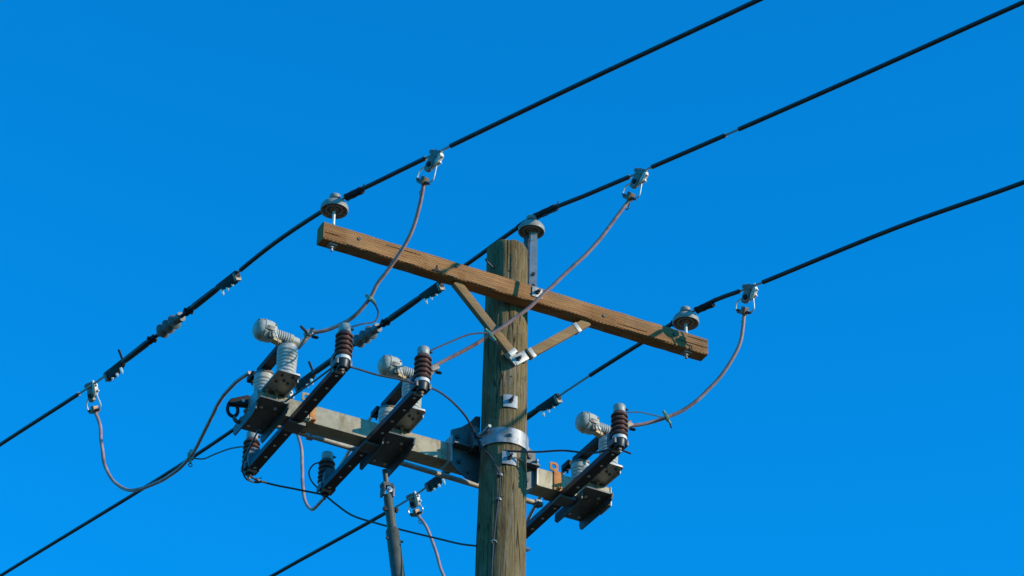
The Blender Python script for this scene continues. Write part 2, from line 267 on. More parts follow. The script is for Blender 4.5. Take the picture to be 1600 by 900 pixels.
# ---------------------------------------------------------------- routes of wires and cables, in metres from the pole foot
D = {
'c1': [[-0.855,-0.82,10.73],[-0.876,-0.716,10.605]],
'c2': [[0.439,-0.787,11.087],[0.419,-0.689,10.971]],
'c3': [[1.284,-0.56,10.71],[1.292,-0.478,10.597]],
'c4': [[-1.699,2.22,10.659],[-1.638,2.282,10.537]],
'c5': [[-0.416,2.252,11.014],[-0.358,2.314,10.894]],
'c6': [[0.525,2.316,10.555],[0.575,2.357,10.467]],
'j1': [[-0.874,-0.712,10.6],[-0.859,-0.634,10.488],[-0.864,-0.536,10.365],[-0.896,-0.436,10.259],[-0.946,-0.326,10.149],[-0.961,-0.267,10.083],[-1.006,-0.185,10.008],[-1.094,-0.092,9.947],[-1.208,-0.014,9.922]],
'j2': [[0.421,-0.686,10.965],[0.36,-0.616,10.841],[0.269,-0.52,10.672],[0.142,-0.416,10.509],[-0.025,-0.28,10.293],[-0.185,-0.176,10.145],[-0.307,-0.102,10.042],[-0.384,-0.062,9.991],[-0.47,-0.016,9.931]],
'j3': [[1.293,-0.477,10.594],[1.303,-0.416,10.447],[1.272,-0.348,10.323],[1.196,-0.256,10.185],[1.106,-0.174,10.074],[0.987,-0.1,9.997],[0.865,-0.042,9.949],[0.718,0.015,9.91]],
'j4': [[-1.637,2.284,10.534],[-1.61,2.233,10.41],[-1.603,2.194,10.28],[-1.586,2.133,10.098],[-1.54,2.053,9.947],[-1.473,1.94,9.852],[-1.401,1.734,9.808],[-1.353,1.501,9.793],[-1.338,1.315,9.8],[-1.363,1.029,9.833],[-1.388,0.758,9.862],[-1.383,0.56,9.869],[-1.361,0.411,9.86]],
'j5': [[-0.348,2.309,10.894],[-0.311,2.259,10.737],[-0.296,2.224,10.606],[-0.301,2.174,10.418],[-0.308,2.086,10.189],[-0.291,2.013,10.086],[-0.292,1.846,10.066],[-0.373,1.46,10.034],[-0.448,1.109,9.98],[-0.533,0.742,9.909],[-0.598,0.422,9.834]],
'j6': [[0.576,2.359,10.464],[0.629,2.309,10.352],[0.673,2.266,10.182],[0.714,2.217,9.987],[0.769,2.143,9.787],[0.851,2.008,9.68],[0.86,1.683,9.71],[0.757,1.277,9.775],[0.676,0.961,9.808],[0.63,0.714,9.819],[0.613,0.446,9.807]],
'a1': [[-1.167,-0.498,9.695],[-1.073,-0.446,9.779],[-0.978,-0.393,9.856],[-0.949,-0.363,9.932],[-0.948,-0.321,10.006],[-0.959,-0.264,10.077]],
'a2': [[-0.704,-0.498,9.692],[-0.545,-0.395,9.853],[-0.356,-0.278,10.036],[-0.194,-0.178,10.153]],
'a3': [[0.492,-0.488,9.672],[0.654,-0.361,9.792],[0.84,-0.209,9.908],[0.982,-0.095,9.994]],
'a4': [[-1.206,0.771,9.623],[-1.243,0.931,9.679],[-1.273,1.101,9.721],[-1.293,1.22,9.747],[-1.322,1.314,9.791]],
'a5': [[-0.765,0.756,9.639],[-0.802,0.768,9.618],[-0.82,0.784,9.575],[-0.804,0.787,9.527],[-0.764,0.772,9.477],[-0.737,0.759,9.45]],
'g1': [[-1.183,-0.496,9.453],[-1.14,-0.498,9.457],[-0.991,-0.495,9.458],[-0.846,-0.499,9.468],[-0.743,-0.496,9.465]],
'g2': [[-0.733,-0.499,9.463],[-0.629,-0.435,9.51],[-0.478,-0.318,9.55],[-0.322,-0.176,9.576],[-0.204,-0.041,9.585],[-0.144,0.038,9.587]],
'g6': [[-0.144,0.038,9.587],[-0.112,-0.001,9.535],[-0.073,-0.058,9.496],[-0.021,-0.149,9.456],[0.097,-0.224,9.447],[0.212,-0.304,9.447],[0.346,-0.384,9.428],[0.414,-0.44,9.439],[0.46,-0.472,9.439],[0.524,-0.499,9.416]],
'g3': [[-0.139,0.04,9.581],[-0.134,-0.049,9.479],[-0.107,-0.09,9.409],[-0.085,-0.111,9.336],[-0.076,-0.118,9.308],[-0.075,-0.119,9.227],[-0.08,-0.117,9.156],[-0.09,-0.111,9.038],[-0.099,-0.106,8.882],[-0.104,-0.104,8.689]],
'g4': [[-1.212,-0.494,9.469],[-1.248,-0.25,9.474],[-1.295,0.02,9.479],[-1.318,0.25,9.468],[-1.304,0.451,9.436],[-1.287,0.586,9.41],[-1.263,0.657,9.392],[-1.217,0.709,9.379],[-1.148,0.739,9.39],[-1.095,0.751,9.419]],
'g5': [[-1.178,0.755,9.426],[-1.134,0.76,9.42],[-1.044,0.762,9.419],[-0.911,0.759,9.426],[-0.796,0.755,9.432],[-0.735,0.753,9.435]],
'g7': [[-0.727,0.752,9.433],[-0.677,0.707,9.367],[-0.606,0.64,9.284],[-0.502,0.519,9.201],[-0.377,0.366,9.109],[-0.255,0.212,9.02],[-0.183,0.119,8.967],[-0.126,0.039,8.932]],
'n1': [[-1.126,-0.165,10.742],[-1.002,-0.466,10.743],[-0.841,-0.854,10.739],[-0.484,-1.716,10.723],[-0.037,-2.796,10.69],[0.346,-3.72,10.672],[0.92,-5.106,10.647],[1.877,-7.416,10.609],[3.408,-11.111,10.558],[5.321,-15.73,10.512],[7.617,-21.274,10.484],[10.296,-27.741,10.487],[12.975,-34.208,10.528],[16.036,-41.599,10.624]],
'n2': [[0.14,-0.065,11.127],[0.294,-0.435,11.111],[0.436,-0.778,11.095],[0.938,-1.99,11.053],[1.396,-3.096,11.031],[1.779,-4.02,11.003],[2.353,-5.406,10.962],[3.31,-7.716,10.901],[4.84,-11.411,10.82],[6.754,-16.031,10.747],[9.05,-21.574,10.701],[11.729,-28.041,10.705],[14.407,-34.508,10.772],[17.469,-41.899,10.925]],
'n3': [[1.12,-0.165,10.714],[1.193,-0.341,10.729],[1.284,-0.561,10.714],[1.666,-1.483,10.693],[1.979,-2.239,10.633],[2.362,-3.162,10.597],[2.936,-4.548,10.547],[3.893,-6.858,10.471],[5.423,-10.553,10.369],[7.337,-15.173,10.279],[9.633,-20.716,10.222],[12.312,-27.183,10.227],[14.99,-33.65,10.31],[18.052,-41.041,10.5]],
'm1': [[-1.126,-0.165,10.742],[-1.267,0.422,10.768],[-1.381,0.897,10.731]],
'm2': [[0.14,-0.065,11.127],[0.005,0.5,11.106],[-0.088,0.889,11.094]],
'm3': [[1.12,-0.165,10.714],[1.02,0.254,10.706],[0.904,0.738,10.686],[0.819,1.089,10.659]],
's1': [[-1.371,0.855,10.736],[-1.642,1.98,10.664]],
's2': [[-0.078,0.847,11.087],[-0.373,2.072,11.024]],
's3': [[0.83,1.044,10.67],[0.577,2.1,10.582]],
'f1': [[-1.642,1.98,10.664],[-1.703,2.209,10.652],[-1.957,3.158,10.657],[-2.216,4.124,10.642],[-2.604,5.573,10.621],[-3.251,7.988,10.59],[-4.286,11.851,10.548],[-5.581,16.681,10.511],[-7.133,22.477,10.487],[-8.945,29.238,10.489],[-10.757,36.0,10.524],[-12.828,43.727,10.602]],
'f2': [[-0.373,2.072,11.024],[-0.419,2.245,11.009],[-0.671,3.188,10.949],[-1.247,5.337,10.928],[-1.506,6.303,10.901],[-1.894,7.752,10.861],[-2.541,10.166,10.802],[-3.577,14.03,10.723],[-4.871,18.86,10.653],[-6.424,24.655,10.608],[-8.235,31.417,10.613],[-10.047,38.178,10.677],[-12.118,45.906,10.825]],
'f3': [[0.577,2.1,10.582],[0.521,2.308,10.549],[0.148,3.699,10.53],[-0.111,4.665,10.499],[-0.499,6.114,10.456],[-1.146,8.529,10.39],[-2.181,12.393,10.303],[-3.475,17.222,10.224],[-5.028,23.018,10.175],[-6.84,29.779,10.18],[-8.652,36.541,10.251],[-10.722,44.268,10.415]],
}
# ---------------------------------------------------------------- the ground (below the frame, lights the undersides)
g = MB().add([(-4000, -4000, 0), (4000, -4000, 0), (4000, 4000, 0), (-4000, 4000, 0)], [[0, 1, 2, 3]])
go = make('ground', g, 'ground'); go['kind'] = 'structure'

# ---------------------------------------------------------------- timber pole
ZT = 10.885
def pole_r(z): return 0.1195 + (ZT-z)*0.0069
def build_pole():
    n = 128; zs = []; z = 0.0
    while z < 8.4: zs.append(z); z += 0.35
    z = 8.4
    while z < ZT-0.012: zs.append(z); z += 0.035
    zs += [ZT-0.012]
    random.seed(4); checks = []
    for k in range(26):
        a = random.uniform(0, 2*math.pi); c = random.uniform(8.5, 10.8); checks.append((a, c, random.uniform(0.12, 0.5), random.uniform(0.004, 0.010), random.uniform(0.016, 0.03)))
    for a, l in ((3.7, 1.3), (4.25, 0.9), (5.2, 0.7), (4.75, 1.0)): checks.append((a, 10.5 if l < 1.2 else 9.6, l, 0.005, 0.014))
    mb = MB(); vs = []
    for z in zs:
        for j in range(n):
            a = 2*math.pi*j/n; r = pole_r(z)
            r += 0.0055*noise.noise(V((math.cos(a)*1.6, math.sin(a)*1.6, z*0.5)))+0.0032*noise.noise(V((math.cos(a)*9, math.sin(a)*9, z*1.1)))+0.0016*noise.noise(V((math.cos(a)*22, math.sin(a)*22, z*3.5)))
            for ca, cz, l, dp, wd in checks:
                q = abs((a-ca-0.03*math.sin(z*2.3+ca)+math.pi) % (2*math.pi)-math.pi)
                if q < wd*2.2 and abs(z-cz) < l: r -= dp*(1-q/(wd*2.2))*(1-(abs(z-cz)/l)**2)
            vs.append(V((r*math.cos(a), r*math.sin(a), z)))
    m = len(zs); fs = []
    for i in range(m-1):
        for j in range(n): k = (j+1) % n; fs.append([i*n+j, i*n+k, (i+1)*n+k, (i+1)*n+j])
    top = []                                                        # weathered, slightly domed sawn top
    for q, (sh, dz) in enumerate(((0.965, 0.012), (0.75, 0.018), (0.4, 0.02))):
        for j in range(n):
            p = vs[(m-1)*n+j]; zz = ZT-0.014+dz+0.016*noise.noise(V((p.x*34*sh, p.y*34*sh, q)))
            vs.append(V((p.x*sh, p.y*sh, zz)))
        for j in range(n): k = (j+1) % n; b = (m-1+q)*n; fs.append([b+j, b+k, b+n+k, b+n+j])
    fs.append([(m+2)*n+j for j in range(n)])
    fs.append(list(range(n))[::-1])
    return mb.add(vs, fs)
def on_pole(ang, z, out=0.0):
    r = pole_r(z)+out; return V((r*math.cos(ang), r*math.sin(ang), z))
P = Thing('utility_pole', (0, 0, 0), 'tall weathered round timber utility pole standing upright in the centre', 'utility pole')
P.part('shaft', build_pole(), 'pole', ang=60)
def washer(x, z, tilt=0.0):
    a = math.atan2(-math.sqrt(max(pole_r(z)**2-x*x, 0)), x); c = on_pole(a, z, 0.003)
    nrm = V((math.cos(a), math.sin(a), 0)); tan = V((-math.sin(a), math.cos(a), 0)); mb = MB()
    vs = []; fs = []                                                # square plate, curved like the pole under it
    for iy in range(2):
        for ix in range(7):
            for o in (0.0, 0.006):
                q = (ix/6-0.5)*0.078; d = a+q/pole_r(z); vs.append(V(((pole_r(z)+0.002+o)*math.cos(d), (pole_r(z)+0.002+o)*math.sin(d), z+(iy-0.5)*0.078)))
    I = lambda iy, ix, o: iy*14+ix*2+o
    for ix in range(6):
        fs += [[I(0, ix, 1), I(0, ix+1, 1), I(1, ix+1, 1), I(1, ix, 1)], [I(0, ix, 0), I(1, ix, 0), I(1, ix+1, 0), I(0, ix+1, 0)],
               [I(0, ix, 0), I(0, ix+1, 0), I(0, ix+1, 1), I(0, ix, 1)], [I(1, ix, 0), I(1, ix, 1), I(1, ix+1, 1), I(1, ix+1, 0)]]
    fs += [[I(0, 0, 0), I(0, 0, 1), I(1, 0, 1), I(1, 0, 0)], [I(0, 6, 0), I(1, 6, 0), I(1, 6, 1), I(0, 6, 1)]]
    mb.add(vs, fs); w_ = P.part('washer_plate', mb, 'band')
    P.part('bolt', MB().bolt(c+nrm*0.004, nrm, 0.014, 0.014, 6, 0.035), 'dark_bolt', w_)
washer(-0.025, 9.785); washer(-0.026, 9.42)
e = on_pole(3.55, 10.69)                                            # hook bolt below the top
P.part('hook_bolt', MB().tube(spline([e-V((-0.02, -0.01, 0)), e+V((-0.03, -0.012, 0.012)), e+V((-0.055, -0.02, 0.022)), e+V((-0.066, -0.026, 0.032))], 4), 0.0055, 8), 'dark_bolt')
e = on_pole(-0.46, 8.93); P.part('bolt', MB().bolt(e, (math.cos(-0.46), math.sin(-0.46), 0), 0.012, 0.016, 6, 0.01), 'galv')
for a_, z_ in ((4.35, 10.66), (4.9, 10.25), (4.55, 9.95)):
    e = on_pole(a_, z_, -0.002); d_ = V((math.cos(a_), math.sin(a_), 0)); P.part('nail', MB().tube([e, e+d_*0.006], 0.005, 8), 'dark_bolt')
for z_, p_ in ((9.312, (-0.076, -0.118)), (9.16, (-0.08, -0.117)), (8.9, (-0.098, -0.106))):
    d_ = V((p_[0], p_[1], 0)).normalized(); t_ = V((-d_.y, d_.x, 0)); q_ = V((p_[0], p_[1], z_))
    P.part('staple', MB().tube([q_-d_*0.02-t_*0.012, q_+d_*0.006-t_*0.012, q_+d_*0.009, q_+d_*0.006+t_*0.012, q_-d_*0.02+t_*0.012], 0.003, 6), 'stud')

q_ = [on_pole(a_, z_, o_) for a_, z_, o_ in ((4.70, 9.425, 0.012), (4.95, 9.43, 0.012), (5.25, 9.415, 0.008), (5.50, 9.37, 0.006), (5.66, 9.30, 0.004))]
P.part('wire_tail', MB().tube(spline(q_, 5), 0.003, 6), 'bronze')

# ---------------------------------------------------------------- timber crossarm with its V brace
AX0, AX1, AY0, AY1, AZ0, AZ1 = -1.233, 1.207, -0.209, -0.120, 10.427, 10.541
X = Thing('timber_crossarm', (-0.013, -0.165, AZ0), 'incised brown timber crossarm bolted across the front of the pole top', 'crossarm')
def build_arm():
    mb = MB(); n = 150; vs = []; fs = []
    ring = []
    c = 0.006
    for y, z in ((AY0+c, AZ0), (AY1-c, AZ0), (AY1, AZ0+c), (AY1, AZ1-c*2), (AY1-c*2, AZ1), (AY0+c*2, AZ1), (AY0, AZ1-c*2), (AY0, AZ0+c)): ring.append((y, z))
    k = len(ring)
    for i in range(n+1):
        x = AX0+(AX1-AX0)*i/n
        for j, (y, z) in enumerate(ring):
            f = 0.0020
            vs.append(V((x, y+f*noise.noise(V((x*11, j*3.1, 0.0))), z+f*noise.noise(V((x*11, j*3.1, 5.0))))))
    for i in range(n):
        for j in range(k): q = (j+1) % k; fs.append([i*k+j, i*k+q, (i+1)*k+q, (i+1)*k+j])
    fs.append(list(range(k))[::-1]); fs.append([n*k+j for j in range(k)])
    return mb.add(vs, fs)
arm = X.part('beam', build_arm(), 'arm', ang=42)
for x_, z_ in ((-1.02, 10.49), (-0.42, 10.505), (0.52, 10.475), (0.98, 10.495)): X.part('bolt', MB().bolt((x_, AY0+0.001, z_), (0, -1, 0), 0.010, 0.006, 10), 'dark_bolt', arm)
for x_, z_, l_ in ((AX1-0.10, 10.470, 0.10), (AX1-0.07, 10.512, 0.07), (AX0+0.055, 10.468, 0.05), (-0.75, 10.506, 0.11), (0.70, 10.452, 0.10)):
    k_ = [(-l_, 0.0), (-l_*0.4, 0.0007), (l_*0.3, 0.0013), (l_, 0.0003), (l_*0.2, -0.0010), (-l_*0.5, -0.0003)]
    X.part('split', MB().prism(k_, (x_, AY0-0.0022, z_), (1, 0, 0.01), (0, 0, 1), (0, -1, 0), 0.003), 'clamp_dark', arm)
wp = X.part('washer_plate', MB().box((0.085, AY0-0.004, 10.492), (0.065, 0.007, 0.065), bev=0.0015), 'galv', arm)
X.part('bolt', MB().bolt((0.085, AY0-0.007, 10.492), (0, -1, 0), 0.014, 0.013, 6, 0.02), 'dark_bolt', arm)
for x_ in (-1.16, 1.085):
    nt_ = X.part('pin_nut', MB().box((x_, -0.165, AZ0-0.004), (0.05, 0.05, 0.006)).bolt((x_, -0.165, AZ0-0.006), (0, 0, -1), 0.013, 0.013, 6, 0.02), 'galv', arm)
random.seed(8)
for x_ in (-0.545,):                                                # splintered notch in the lower front edge
    X.part('splinter', MB().prism([(-0.03, 0), (0.03, 0.002), (0.012, 0.012), (0.004, 0.045), (-0.004, 0.018)], (x_, AY0-0.0015, 10.432), (1, 0, 0), (0, 0, 1), (0, -1, 0), 0.003), 'clamp_dark', arm)
def brace(a, b, strap_at):
    a, b = V(a), V(b); d, s, u = frame(b-a, (0, -1, 0)); L = (b-a).length
    o = X.part('brace', MB().box((a+b)/2, (L, 0.052, 0.036), (d, s, u), 0.003), 'brace')
    for f_ in strap_at:
        c = a+d*f_; X.part('end_strap', MB().box(c, (0.028, 0.060, 0.042), (d, s, u), 0.002), 'galv', o)
    return d, s, u, o
vb = V((-0.012, -0.158, 10.035))
d1, s1, u1, o1 = brace(vb+V((-0.028, 0.0, 0.038)), (-0.405, -0.166, 10.428), (0.005,))
d2, s2, u2, o2 = brace(vb+V((0.075, 0.002, 0.062)), (0.432, -0.166, 10.428), (0.02, 0.40))
X.part('brace_shoe', MB().box(vb+V((0.028, 0.004, 0.030)), (0.105, 0.056, 0.016), (d2, s2, u2), 0.002).box(vb+V((-0.012, 0.006, 0.020)), (0.085, 0.056, 0.014), (d1, s1, u1), 0.002), 'galv')
X.part('bolt', MB().bolt(vb+V((0.012, -0.004, 0.016)), (0, -1, 0), 0.014, 0.014, 6, 0.02), 'dark_bolt')

# ---------------------------------------------------------------- pin insulators with tie wires
PHR, PHL = R(157.5), R(-13.5)
dR = V((math.sin(PHR), math.cos(PHR), -0.01)); dL = V((math.sin(PHL), math.cos(PHL), -0.02))
BELL = [(10.672, .010), (10.660, .017), (10.660, .024), (10.680, .028), (10.680, .037), (10.658, .042), (10.658, .050), (10.680, .055), (10.676, .065), (10.656, .070),
        (10.652, .076), (10.660, .0785), (10.680, .0765), (10.698, .066), (10.709, .050), (10.717, .034), (10.726, .027), (10.740, .027), (10.747, .031), (10.757, .030), (10.763, .022), (10.765, .004)]
def coil(o, d, s0, s1, r, turns, wr):
    d, a, b = frame(d); pts = []; n = int(turns*8)
    for i in range(n+1):
        g_ = 2*math.pi*i/8; rr = r*(1+0.06*math.sin(i*1.7)); pts.append(V(o)+d*(s0+(s1-s0)*i/n)+(a*math.cos(g_)+b*math.sin(g_))*rr)
    return MB().tube(pts, wr, 5)
def pin_insulator(ax, ay, dz, wp, label, pole_top=False):
    T = Thing('pin_insulator', (ax, ay, (10.541 if not pole_top else 10.62)), label, 'insulator', 'pin insulators carrying the three line wires')
    T.part('shell', MB().lathe((ax, ay, dz), (0, 0, 1), BELL, 40), 'pin_porcelain', ang=50)
    if not pole_top:
        T.part('pin', MB().rod((ax, ay, 10.535), (ax, ay, 10.66+dz), 0.0095, 12), 'stud')
        T.part('pin_collar', MB().lathe((ax, ay, 10.5415), (0, 0, 1), [(0, .024), (.006, .024), (.009, .014), (.02, .013)], 16), 'galv')
    else:
        d_ = V((ax, ay, 0)).normalized(); t_ = V((-d_.y, d_.x, 0)); c_ = V((0, 0, 0))+d_*0.1335
        f1 = V((0, -1, 0)); s_ = V((1, 0, 0))
        bar = MB().prism([(-0.020, 10.60), (0.020, 10.60), (0.020, 10.985), (0.013, 11.035), (-0.006, 11.035), (-0.020, 10.985)], (ax+0.012, ay-0.012, 0), (0.893, -0.45, 0), (0, 0, 1), (-0.45, -0.893, 0), 0.009)
        T.part('pin_bracket', bar, 'galv')
        T.part('pin_bracket', MB().prism([(-0.018, 10.60), (0.018, 10.60), (0.018, 10.96), (0.0, 11.03), (-0.018, 10.98)], (ax-0.012, ay+0.030, 0), (0.893, -0.45, 0), (0, 0, 1), (-0.45, -0.893, 0), 0.008), 'bracket')
        T.part('pin', MB().rod((ax, ay, 10.95), (ax, ay, 10.66+dz), 0.011, 12), 'galv')
        [T.part('bolt', MB().bolt((ax+0.010, ay-0.016, z_), (-0.45, -0.893, 0), 0.011, 0.010), 'dark_bolt') for z_ in (10.71, 10.63)]
    wp = V(wp)
    c0 = 0.002 if pole_top else 0.040
    T.part('tie_wire', coil(wp, dR, c0, 0.165, 0.0185, 14, 0.0042), 'clamp_dark')
    T.part('tie_wire', coil(wp, dL, c0, 0.150, 0.0185, 13, 0.0042), 'clamp_dark')
    ring = [V((ax, ay, 10.733+dz))+V((math.cos(q), math.sin(q), 0.06*math.sin(q)))*0.033 for q in [2*math.pi*i/20 for i in range(21)]]
    T.part('tie_wire', MB().tube(ring, 0.0042, 6), 'bare')
    e_ = wp+dR.normalized()*0.165; T.part('tie_wire', MB().tube([e_+V((0, 0, 0.018)), e_+V((0.004, 0, 0.03)), e_+V((0.012, 0.004, 0.045))], 0.0035, 5), 'clamp_dark')
W1, W2, W3 = V(D['n1'][0]), V(D['n2'][0]), V(D['n3'][0])
pin_insulator(-1.160, -0.165, W1.z-10.738, W1, 'grey porcelain pin insulator on the left end of the timber crossarm')
pin_insulator(0.118, -0.064, W2.z-10.738-0.030, W2, 'grey porcelain insulator on a flat metal bracket at the pole top', True)
pin_insulator(1.086, -0.165, W3.z-10.738, W3, 'grey porcelain pin insulator on the right end of the timber crossarm')

# ---------------------------------------------------------------- line wires: a bare core with lengths of black covering
def along(path):
    L = [0.0]
    for i in range(1, len(path)): L.append(L[-1]+(path[i]-path[i-1]).length)
    return L
def cut(path, L, a, b):
    o = []
    def at(s):
        for i in range(len(L)-1):
            if s <= L[i+1]+1e-9: return path[i].lerp(path[i+1], (s-L[i])/(L[i+1]-L[i]))
        return path[-1]
    o.append(at(a)); o += [p for p, l in zip(path, L) if a+0.01 < l < b-0.01]; o.append(at(b)); return o
def line(name, pts, cover, label, rc=0.0132, group='overhead line wires'):
    T = Thing(name, pts[0], label, 'power line', group); p = spline(pts, 6); L = along(p)
    T.part('core', MB().tube(p, 0.0068, 8), 'bare')
    for a, b in cover: T.part('covering', MB().tube(cut(p, L, a, min(b, L[-1]-0.01)), rc, 12), 'covering')
    return T

def thru(k, left_gap, gaps, label):
    """wire from the strain clamp, over the insulator and out along the near span; gaps are measured from the insulator"""
    mp = [V(q) for q in D['m%d' % k]][::-1]; npt = [V(q) for q in D['n%d' % k]]
    pts = mp+npt[1:]; s0 = along(spline(mp, 6))[-1]
    cov = [(left_gap, s0-0.05)]; a = 0.05
    for g0, g1 in gaps: cov.append((s0+a, s0+g0)); a = g1
    cov.append((s0+a, 99)); line('line_wire', pts, cov, label)
thru(1, 0.16, ((0.63, 0.81),), 'black line wire over the left insulator, uppermost of the three wires')
thru(2, 0.16, ((0.70, 0.86), (1.375, 1.465)), 'black line wire over the pole top insulator with one stripped grey gap')
thru(3, 0.42, ((0.36, 0.52),), 'black line wire over the right crossarm insulator, lowest on the right side')
def far(k, bare, label): line('line_wire', [V(q) for q in D['f%d' % k]], ((bare, 99),), label, 0.0125)
far(1, 0.36, 'black line wire leaving at the left edge above the hanging jumper loop')
far(2, 0.60, 'black line wire running behind the steel arm to the lower left corner')
far(3, 0.42, 'black line wire running from behind the pole to the bottom edge')

# ---------------------------------------------------------------- strain insulator assemblies in the three wires
def strain(a, b, label):
    a, b = V(a), V(b); d, s, u = frame(b-a); L = (b-a).length; c = (a+b)/2
    T = Thing('strain_insulator', c, label, 'insulator', 'strain insulators spliced into the three wires')
    pr = []
    for k in range(3):
        o_ = -0.085+k*0.058; pr += [(o_-0.010, .020), (o_, .024), (o_+0.006, .044), (o_+0.012, .047), (o_+0.020, .044), (o_+0.036, .024)]
    pr += [(0.095, .030), (0.115, .030)]
    T.part('shed_body', MB().lathe(c, -d, [(-0.115, .018)]+pr, 24), 'grey_shed')
    T.part('rod', MB().rod(c-d*(L/2-0.07), c+d*(L/2-0.07), 0.011, 10), 'clamp_dark')
    for sg in (-1, 1):
        T.part('clevis', MB().box(c+d*sg*0.185, (0.075, 0.034, 0.030), (d, s, u), 0.006).bolt(c+d*sg*0.185-s*0.030, s, 0.011, 0.060), 'clamp_dark')
        T.part('sleeve', MB().tube([c+d*sg*t_ for t_ in (0.215, 0.24, 0.30, L/2-0.14, L/2-0.08)], [0.014, 0.021, 0.0205, 0.019, 0.015], 12), 'covering')
        m_ = c+d*sg*(L/2-0.01); dn = (-u*0.8+s*0.35).normalized(); sd_ = d.cross(dn).normalized()
        cl = T.part('dead_end_clamp', MB().prism([(-0.10, 0.012), (0.085, 0.012), (0.095, -0.004), (0.08, -0.020), (0.045, -0.026), (0.02, -0.040), (-0.055, -0.048), (-0.09, -0.036), (-0.10, -0.012)], m_, d*-sg, -dn, sd_, 0.032, 0.004)
             .box(m_-dn*0.010, (0.19, 0.026, 0.014), (d, sd_, dn), 0.004), 'clamp_dark')
        for k in range(3):
            q = m_+d*sg*(-0.06+k*0.048)
            T.part('bolt', MB().bolt(q+dn*0.026+sd_*0.008, dn, 0.0085, 0.032-k*0.004, 6, 0.008), 'stud', cl)
        T.part('keeper', MB().box(m_+dn*0.02+d*sg*0.082, (0.022, 0.042, 0.05), (d, sd_, dn), 0.004), 'alu', cl)
        if sg > 0: T.part('handle', MB().tube([m_-d*0.09, m_-d*0.085-dn*0.055, m_-d*0.082-dn*0.085], 0.008, 8), 'clamp_dark', cl)
strain(*D['s1'], 'grey shedded strain insulator in the wire left of the crossarm end')
strain(*D['s2'], 'grey shedded strain insulator in the middle wire, left of the timber brace')
strain(*D['s3'], 'strain insulator with bolted clamps in the wire passing behind the pole')

# ---------------------------------------------------------------- hot line clamps
def hot_clamp(key, wd, label, tilt=0.0):
    a, b = V(D[key][0]), V(D[key][1]); wd = V(wd).normalized()
    h = (b-a); L = h.length; h.normalize(); wv = (wd-h*wd.dot(h)).normalized(); s = wv.cross(h)     # wv towards the near span
    T = Thing('hot_line_clamp', a, label, 'clamp', 'hot line clamps on the wires')
    up = T.part('upper_jaw', MB().prism([(-0.052, -0.004), (-0.040, -0.016), (0.0, -0.017), (0.016, -0.026), (0.034, -0.022), (0.036, 0.010), (0.0, 0.014), (-0.046, 0.011)], a, wv, h, s, 0.028, 0.006), 'alu')
    T.part('bolt', MB().lathe(a-h*0.020+wv*0.024, -h, [(0, .0095), (.006, .0095), (.007, .006), (.012, .006), (.014, .003)], 8), 'stud', up)
    cb = T.part('clamp_body', MB().prism([(-0.034, 0.0), (0.018, 0.0), (0.022, 0.028), (0.010, L*0.40), (0.014, L*0.50), (-0.010, L*0.60), (-0.030, L*0.56), (-0.036, L*0.40), (-0.026, 0.03)], a+h*0.012, wv, h, s, 0.024, 0.006), 'alu')
    T.part('rib', MB().lathe(a+h*(L*0.40)-wv*0.010-s*0.020, s, [(0, .012), (.006, .016), (.034, .016), (.040, .012)], 12), 'clamp_dark', cb)
    k_ = T.part('keeper', MB().prism([(0.0, -0.016), (0.014, -0.018), (0.022, -0.004), (0.022, 0.034), (0.012, 0.062), (0.0, 0.070), (-0.006, 0.05)], a+wv*0.026, wv, h, s, 0.030, 0.007), 'alu_light')
    [T.part('bolt', MB().lathe(a+wv*0.045+h*h_+s*s_, wv, [(0, .0085), (.006, .0085), (.009, .0045), (.014, .0045)], 8), 'stud', k_) for h_, s_ in ((0.0, 0.0), (0.034, 0.006))]
    wdt = 0.034
    T.part('stirrup', MB().tube(spline([a+wv*0.036+h*0.05, a+wv*0.058+h*(L*0.72), a+wv*0.060+h*(L*0.82), a+wv*0.045+h*(L*0.93), a+h*(L*0.98), a-wv*0.042+h*(L*1.06), a-wv*0.058+h*(L*1.0), a-wv*0.066+h*(L*0.72), a-wv*0.042+h*(L*0.50)], 4), 0.0048, 7), 'stud')
    jc = T.part('jumper_clamp', MB().box(b-h*0.004, (0.030, 0.042, 0.048), (wv, s, h), 0.006).box(b+h*0.006-wv*0.020, (0.050, 0.026, 0.024), (wv, s, h), 0.006), 'bronze')
    T.part('thumb_screw', MB().bolt(b+wv*0.014, wv, 0.010, 0.022, 6, 0.016), 'dark_bolt', jc); T.part('bolt', MB().bolt(b-wv*0.03-s*0.01, -wv, 0.008, 0.018, 6), 'dark_bolt', jc)
    e_ = b+h*0.048-wv*0.004+s*0.02
    T.part('eye_ring', MB().tube([b+h*0.016+s*0.014, b+h*0.034+s*0.018, e_-h*0.004], 0.005, 6).tube([e_+(h*math.sin(q)+wv*math.cos(q))*0.012+h*0.010 for q in [2*math.pi*i/14 for i in range(15)]], 0.0032, 6), 'dark_bolt', jc)
hot_clamp('c1', dR, 'pale hot line clamp on the uppermost wire, above the crossarm left half')
hot_clamp('c2', dR, 'pale hot line clamp on the middle wire, right of the pole top')
hot_clamp('c3', dR, 'hot line clamp on the wire beyond the right crossarm insulator')
hot_clamp('c4', -dL, 'hot line clamp with wire stirrup at far left, above a U shaped jumper')
hot_clamp('c5', -dL, 'hot line clamp mostly hidden behind the left end of the steel arm')
hot_clamp('c6', -dL, 'hot line clamp with wire stirrup left of the pole under the steel arm')

